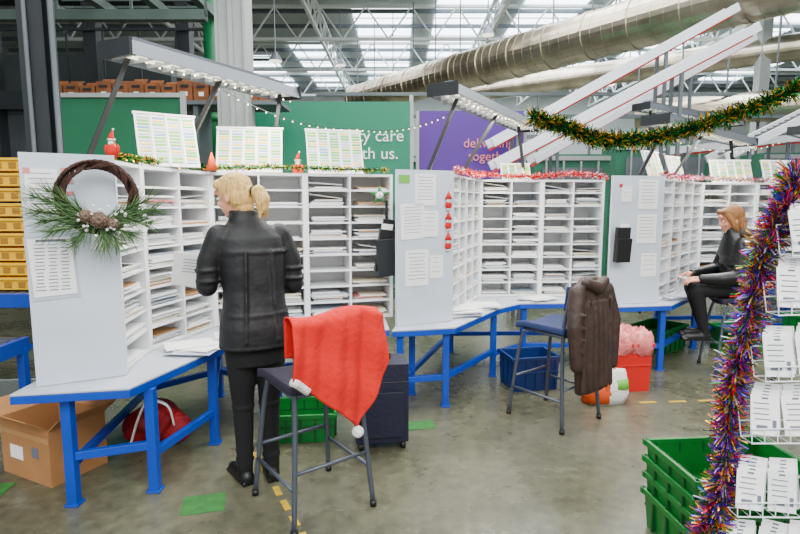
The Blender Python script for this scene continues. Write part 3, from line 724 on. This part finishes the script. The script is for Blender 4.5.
# ---------------- wire card rack
root=empty("wire_card_rack")
m=MB(); cd=MB()
for x in (1.66,2.14):
    m.beam((x,1.90,0),(x,1.90,1.75),0.03,0.03,0); m.beam((x,1.62,0.015),(x,2.0,0.015),0.03,0.03,0)
m.beam((1.66,1.90,1.75),(2.14,1.90,1.75),0.025,0.025,0)
off=Vector((0.86,-0.10,0.05)); o=off.normalized()
for (x0,z) in ((1.30,1.50),(1.27,1.30),(1.245,1.07),(1.215,0.85),(1.185,0.58),(1.165,0.34)):
    p=Vector((x0,1.84,z-0.075))
    for (dz,dy) in ((0,0),(0.05,-0.055),(0,-0.06),(0.05,0.02),(0.10,0.03)): m.tube([p+Vector((0,dy,dz)),p+off+Vector((0,dy,dz))],0.0026,6,1)
    for i in range(22):
        q=p+off*(i/21); m.tube([q+Vector((0,0.03,0.10)),q,q+Vector((0,-0.06,0)),q+Vector((0,-0.055,0.05))],0.0019,5,1)
    m.beam(p+Vector((0.37,0.0,0.05)),p+Vector((0.5,0.07,0.05)),0.02,0.02,0)
    for i in range(8):
        tl=U(-.08,.16)
        q=p+o*(0.05+i*0.105)+Vector((0,-0.035,0.082+U(-.006,.01)))
        for k in range(5):
            Mx=Matrix.Translation(q+Vector((0.010*k,0.012*k,0.007*k)))@Euler((-0.25,tl+U(-.06,.06),-0.16)).to_matrix().to_4x4()
            cd.box((0,0,0),(0.090,0.003,0.135),random.choice((0,0,2)),M=Mx)
            cd.box((0,-0.002,0.058),(0.02,0.002,0.006),1,M=Mx)
            if k==0:
                for r in range(4): cd.box((-0.008+U(-.006,.006),-0.003,0.040-r*0.018),(0.05,0.001,0.003),1,M=Mx)
                cd.box((0.03,-0.003,-0.03),(0.012,0.001,0.03),1,M=Mx); cd.box((-0.01,-0.003,-0.04),(0.035,0.001,0.012),1,M=Mx)
m.build("wire_frame",[M_mid,M_stone],root); cd.build("card_packs",[M_paper,M_ink,M_white],root)

M_fg=mat("floor_paint_green",(44,110,44),0.6,var=0.3,scale=20); M_fy=mat("floor_paint_yellow",(190,155,24),0.6,var=0.3,scale=25)
m=MB()
m.box((-1.05,2.72,0.002),(0.22,0.18,0.003),0,rz=0.25); m.box((-2.3,2.85,0.002),(0.2,0.16,0.003),0,rz=0.1); m.box((0.15,3.75,0.002),(0.2,0.14,0.003),0,rz=0.2)
p0=Vector((-0.42,2.35,0.002));p1=Vector((-0.95,3.35,0.002)); rz=math.atan2(p1.y-p0.y,p1.x-p0.x)
for i in range(7): m.box(tuple(p0.lerp(p1,(i+0.5)/7)),(0.10,0.035,0.003),1,rz=rz+U(-.1,.1))
for i in range(6): m.box((2.0+i*0.25,4.2+i*0.02,0.002),(0.14,0.03,0.003),1,rz=0.1)
m.build("floor_paint_marks",[M_fg,M_fy])

# ---------------- people
def head(sk,ey,M):
    sk.M=M; ey.M=M
    sk.sph((0,-0.008,0.022),(0.074,0.090,0.092),0,20,14); sk.sph((0,0.028,-0.035),(0.058,0.062,0.072),0,18,12)
    sk.sph((0,0.062,-0.085),(0.026,0.022,0.02)); sk.sph((0,0.082,0.045),(0.045,0.015,0.025))
    sk.limb([(0,0.085,0.012),(0,0.103,-0.018)],[0.008,0.012],8); sk.sph((0.011,0.09,-0.022),0.008); sk.sph((-0.011,0.09,-0.022),0.008)
    for s in (-1,1):
        sk.sph((s*0.073,-0.005,-0.012),(0.009,0.018,0.028)); sk.sph((s*0.038,0.065,-0.025),(0.02,0.018,0.018))
    sk.limb([(0,-0.02,-0.05),(0,-0.03,-0.15)],[0.050,0.052])
    for s in (-1,1):
        ey.sph((s*0.029,0.081,0.008),(0.014,0.008,0.008),0); ey.sph((s*0.029,0.087,0.008),0.0052,1)
        ey.box((s*0.03,0.09,0.03),(0.03,0.006,0.005),3)
    ey.sph((0,0.089,-0.055),(0.021,0.008,0.007),2)
def hand(mb,w,d,nrm,side,curl=0.5):
    w=Vector(w);d=Vector(d).normalized();n=Vector(nrm);n=(n-d*n.dot(d)).normalized();s=d.cross(n)*side
    mb.limb([w,w+d*0.03],[0.026,0.028],10)
    for k in range(4):
        b=w+d*0.015+s*(0.022-0.015*k); e=w+d*(0.088-0.004*abs(k-1))+s*(0.032-0.021*k); mb.limb([b,e],[0.015,0.0125],8)
    for k,L in enumerate((0.070,0.080,0.074,0.058)):
        p=w+d*(0.088-0.004*abs(k-1))+s*(0.032-0.021*k); a=0; pts=[p]
        for j,fr in enumerate((0.45,0.32,0.23)):
            a+=curl*(0.7 if j==0 else 0.9); dd=d*math.cos(a)+n*math.sin(a)+s*(0.03*(1.5-k)); p=p+dd*L*fr; pts.append(p)
        mb.limb(pts,[0.0095,0.0088,0.0082,0.0072],8)
    p=w+d*0.025+s*0.03; q=p+(d*0.6+s*0.7+n*0.25).normalized()*0.038; r=q+(d*0.9+s*0.15+n*0.4).normalized()*0.03
    mb.limb([p,q,r],[0.014,0.011,0.009],8)
def shoe(mb,x,y,z,ang=0,L=0.25):
    old=mb.M.copy(); mb.M=mb.M@Matrix.Translation((x,y,z))@Matrix.Rotation(ang,4,'Z')
    mb.limb([(0,-0.055,0.04),(0,0.04,0.038),(0,0.12,0.03),(0,0.165,0.026)],[0.040,0.042,0.040,0.026],12)
    mb.limb([(0,-0.03,0.05),(0,-0.03,0.11)],[0.042,0.044],12)
    mb.box((0,0.045,0.010),(0.075,0.26,0.02)); mb.M=old

W=empty("standing_woman",(-0.82,3.00,0),math.radians(30))
m=MB()
m.rings([(0,-0.01,0.80,0.192,0.138),(0,-0.01,0.83,0.202,0.148),(0,-0.01,0.92,0.196,0.146),(0,0.0,1.04,0.172,0.130),(0,0.005,1.12,0.168,0.126),(-0.003,0.01,1.22,0.178,0.130),(-0.006,0.018,1.33,0.190,0.132),(-0.01,0.025,1.41,0.188,0.122),(-0.014,0.035,1.46,0.150,0.105),(-0.02,0.045,1.495,0.10,0.088),(-0.028,0.055,1.53,0.078,0.078),(-0.033,0.062,1.56,0.080,0.078)],32)
m.limb([(-0.175,0.02,1.42),(-0.232,0.035,1.28),(-0.245,0.04,1.15),(-0.225,0.14,1.13),(-0.20,0.23,1.16)],[0.068,0.064,0.058,0.050,0.042],16)
m.limb([(0.155,0.02,1.42),(0.215,0.015,1.28),(0.235,0.02,1.13),(0.21,0.15,1.10),(0.15,0.27,1.10)],[0.068,0.064,0.058,0.050,0.042],16)
# sleeve creases, yoke seam, hem and collar rolls
for (c,r) in (((-0.243,0.03,1.18),0.064),((-0.24,0.035,1.24),0.068),((0.232,0.01,1.17),0.064),((0.225,0.012,1.23),0.068)):
    m.tube([(c[0],c[1],c[2]-0.006),(c[0],c[1],c[2]+0.006)],r,16)
for z,rx,ry,cy in ((0.81,0.204,0.150,-0.01),(0.99,0.186,0.140,-0.005),(1.335,0.196,0.137,0.018)):
    m.rings([(0,cy,z-0.007,rx,ry),(0,cy,z+0.007,rx,ry)],32)
for s in (-1,1): m.limb([(s*0.07,-0.118,1.34),(s*0.075,-0.124,1.12),(s*0.09,-0.15,0.85)],[0.008,0.008,0.009],8)
m.build("quilted_jacket",[M_black],W,remesh=0.0075,sm=2)
m=MB(); m.rings([(0,0,0.70,0.15,0.12),(0,0,0.78,0.165,0.125),(0,0,0.86,0.17,0.13)],24)
m.limb([(-0.085,0,0.80),(-0.080,0.015,0.46),(-0.085,-0.01,0.10)],[0.094,0.060,0.044],16); m.limb([(0.085,-0.01,0.80),(0.070,0.01,0.46),(0.06,-0.04,0.10)],[0.094,0.060,0.044],16)
for (x,y,z) in ((-0.083,0.0,0.14),(-0.082,0.0,0.19),(0.061,-0.03,0.15),(0.063,-0.02,0.21),(-0.08,0.012,0.45),(0.07,0.006,0.45)): m.tube([(x,y,z-0.006),(x,y,z+0.008)],0.053 if z<0.3 else 0.065,14)
m.build("trousers",[M_trous],W,remesh=0.008,sm=2)
m=MB(); shoe(m,-0.09,0.02,0,0.15); shoe(m,0.065,-0.01,0,-0.1); m.build("shoes",[M_shoe],W,remesh=0.006,sm=2)
HM=Matrix.Translation((-0.072,0.085,1.637))@Matrix.Rotation(math.radians(38),4,'Z')@Matrix.Rotation(math.radians(-16),4,'X')@Matrix.Scale(1.04,4)
sk=MB();ey=MB();head(sk,ey,HM); sk.build("head",[M_skin],W,remesh=0.005,sm=4); ey.build("face_features",[M_eye,M_iris,M_lip,M_brownh],W,smooth=True)
h=MB();h.M=HM
h.sph((0,-0.022,0.036),(0.084,0.094,0.092),0,22,14); h.sph((0,-0.045,-0.015),(0.080,0.062,0.085),0,20,12); h.sph((0,-0.05,-0.065),(0.058,0.042,0.06),0,18,12)
h.limb([(-0.05,0.045,0.075),(0,0.06,0.085),(0.05,0.045,0.075)],[0.028,0.03,0.028]); 
h.limb([(0,-0.11,-0.005),(0,-0.130,-0.01)],[0.028,0.022]); h.limb([(0,-0.13,-0.008),(0,-0.158,-0.025),(0.0,-0.168,-0.065),(0.0,-0.155,-0.11),(0,-0.135,-0.145)],[0.024,0.040,0.042,0.032,0.010])
for i in range(9):
    a=i*0.7; h.limb([(0.012*math.cos(a),-0.155,-0.03+0.012*math.sin(a)),(0.036*math.cos(a),-0.166+0.012*math.sin(a),-0.08),(0.03*math.cos(a),-0.145+0.012*math.sin(a),-0.15-0.01*(i%3))],[0.012,0.011,0.003],7)
for i in range(9):
    a=-0.9+i*0.225; h.limb([(0.07*math.sin(a),0.03*math.cos(a),0.12-0.03*abs(a)),(0.075*math.sin(a),-0.07,0.08),(0.015*math.sin(a),-0.118,0.0)],[0.008,0.012,0.008],7)
h.build("blonde_ponytail_hair",[M_blonde],W,remesh=0.005,sm=1)
h=MB();h.M=HM; h.tube([(0,-0.124,-0.006),(0,-0.134,-0.010)],[0.028,0.028],14); h.build("hair_tie",[M_shoe],W,smooth=True)
h=MB(); hand(h,(-0.19,0.25,1.165),(-0.1,1,0.1),(0.8,0,-0.4),-1,0.6); hand(h,(0.14,0.29,1.10),(-0.3,1,0.0),(-0.6,0,-0.6),1,0.6)
h.build("hands",[M_skin],W,remesh=0.0045,sm=2)
h=MB(); h.M=Matrix.Translation((-0.285,0.335,1.21))@Euler((0.35,0.15,-0.2)).to_matrix().to_4x4()
h.box((0,0,0),(0.19,0.002,0.22),0); h.box((0.01,-0.004,-0.005),(0.19,0.002,0.21),0,rot=(0,0.12,0))
for i in range(5): h.box((0.0,-0.008,0.07-i*0.02),(0.12*U(.6,1),0.001,0.003),1)
h.build("held_letters",[M_paper,M_ink],W)

S=empty("seated_woman",(3.18,5.02,0),math.radians(78))
m=MB()
m.rings([(0,-0.02,0.70,0.17,0.14),(0,-0.02,0.74,0.205,0.165),(0,-0.02,0.84,0.205,0.16),(0,-0.01,0.95,0.19,0.145),(0,0.01,1.06,0.195,0.148),(0,0.02,1.16,0.205,0.145),(0,0.03,1.23,0.20,0.13),(0,0.04,1.285,0.15,0.11),(0,0.05,1.33,0.10,0.095),(0,0.06,1.37,0.085,0.085)],32)
m.limb([(-0.18,0.03,1.22),(-0.235,0.04,1.08),(-0.245,0.08,0.94),(-0.21,0.22,0.91),(-0.15,0.36,0.90)],[0.082,0.078,0.070,0.060,0.045],16)
m.limb([(0.18,0.03,1.22),(0.24,0.05,1.08),(0.25,0.10,0.95),(0.20,0.23,0.93),(0.13,0.36,0.92)],[0.082,0.078,0.070,0.060,0.045],16)
for z,rx,ry,cy in ((0.80,0.213,0.169,-0.02),(0.88,0.208,0.162,-0.015),(0.96,0.198,0.154,-0.01),(1.04,0.202,0.156,0.005),(1.12,0.208,0.155,0.015)):
    m.rings([(0,cy,z-0.012,rx,ry),(0,cy,z+0.012,rx,ry)],32)
m.build("puffer_jacket",[mat("puffer_black",(13,14,17),0.36,bump=0.3,bscale=9)],S,remesh=0.010,sm=2)
m=MB(); m.limb([(-0.12,0.02,1.33),(-0.10,-0.08,1.31),(0.10,-0.08,1.31),(0.12,0.02,1.33),(0.07,0.11,1.28)],[0.045,0.055,0.055,0.045,0.03],12); m.build("fur_collar",[M_fur],S,remesh=0.010)
m=MB()
m.rings([(0,-0.02,0.735,0.16,0.14),(0,-0.02,0.80,0.175,0.145),(0,-0.02,0.86,0.17,0.14)],24)
m.limb([(-0.09,0.0,0.80),(-0.10,0.38,0.79),(-0.09,0.30,0.42)],[0.085,0.062,0.044],16); m.limb([(0.09,0.0,0.80),(0.10,0.38,0.79),(0.09,0.26,0.42)],[0.085,0.062,0.044],16)
m.build("trousers",[M_trous],S,remesh=0.010,sm=4)
m=MB(); shoe(m,-0.09,0.32,0.31,0.1); shoe(m,0.09,0.28,0.31,-0.1); m.build("ankle_boots",[M_shoe],S,remesh=0.007,sm=2)
HM=Matrix.Translation((0.0,0.10,1.445))@Matrix.Rotation(math.radians(6),4,'Z')@Matrix.Rotation(math.radians(-16),4,'X')@Matrix.Scale(1.05,4)
sk=MB();ey=MB();head(sk,ey,HM); sk.build("head",[M_skin],S,remesh=0.005,sm=4); ey.build("face_features",[M_eye,M_iris,M_lip,M_brownh],S,smooth=True)
h=MB();h.M=HM
h.sph((0,-0.022,0.036),(0.088,0.096,0.094),0,22,14); h.sph((0,-0.045,-0.03),(0.088,0.068,0.105),0,20,12)
for s in (-1,1):
    h.limb([(s*0.06,0.055,0.06),(s*0.078,0.03,0.0),(s*0.08,0.015,-0.07),(s*0.07,0.0,-0.12)],[0.02,0.022,0.024,0.014])
    h.limb([(s*0.05,-0.05,0.0),(s*0.07,-0.05,-0.10),(s*0.05,-0.07,-0.14)],[0.03,0.03,0.015])
h.limb([(-0.05,0.055,0.085),(0.05,0.057,0.085)],[0.026,0.026])
h.build("bobbed_hair",[M_brownh],S,remesh=0.006,sm=2)
h=MB(); hand(h,(-0.145,0.37,0.90),(0.1,1,-0.1),(0.3,0,-0.8),-1,0.5); hand(h,(0.125,0.37,0.92),(-0.2,1,-0.1),(-0.3,0,-0.8),1,0.5)
h.build("hands",[M_skin],S,remesh=0.005,sm=2)
h=MB(); h.box((0.0,0.45,0.885),(0.2,0.15,0.003),0,rot=(0.2,0,0.1)); h.build("held_letters",[M_paper],S)

# ---------------- lights
def area(name,loc,rot,sx,sy,pw,col):
    l=bpy.data.lights.new(name,'AREA'); l.shape='RECTANGLE'; l.size=sx;l.size_y=sy;l.energy=pw;l.color=col
    o=bpy.data.objects.new(name,l); o.location=loc;o.rotation_euler=rot; bpy.context.scene.collection.objects.link(o); return o
area("daylight_and_fill",(1.5,5.0,7.7),(0,0,0),9,5,1150,(0.98,0.99,1.0))
area("daylight_and_fill",(1.5,-2.5,6.0),(math.radians(48),0,0),9,3.5,1000,(1.0,0.99,0.97))  # added fill light behind the camera, brightens the pigeonhole cells
area("daylight_and_fill",(4,11,7.75),(0,0,0),12,5,1300,(1,1,1))
area("daylight_and_fill",(3,21,6.7),(0,0,0),14,8,1100,(1,1,1))
for (x,y,z,rz) in ((-1.17,3.8,2.40,-0.42),(0.75,4.75,2.36,-0.53),(3.2,5.85,2.28,-0.8)):
    area("luminaire_lamp",(x,y,z),(0,0,rz),0.15,1.3,38,(1,0.95,0.86))
wd=bpy.data.worlds.new("world"); bpy.context.scene.world=wd; wd.use_nodes=True
wd.node_tree.nodes["Background"].inputs[0].default_value=(0.90,0.95,1.0,1); wd.node_tree.nodes["Background"].inputs[1].default_value=1.3

cam=bpy.data.cameras.new("camera"); co=bpy.data.objects.new("camera",cam); bpy.context.scene.collection.objects.link(co)
co.location=(0,0,1.6); co.rotation_euler=(math.radians(90-6.76),0,0); cam.lens=24.3; cam.sensor_width=36; cam.clip_end=200
bpy.context.scene.camera=co
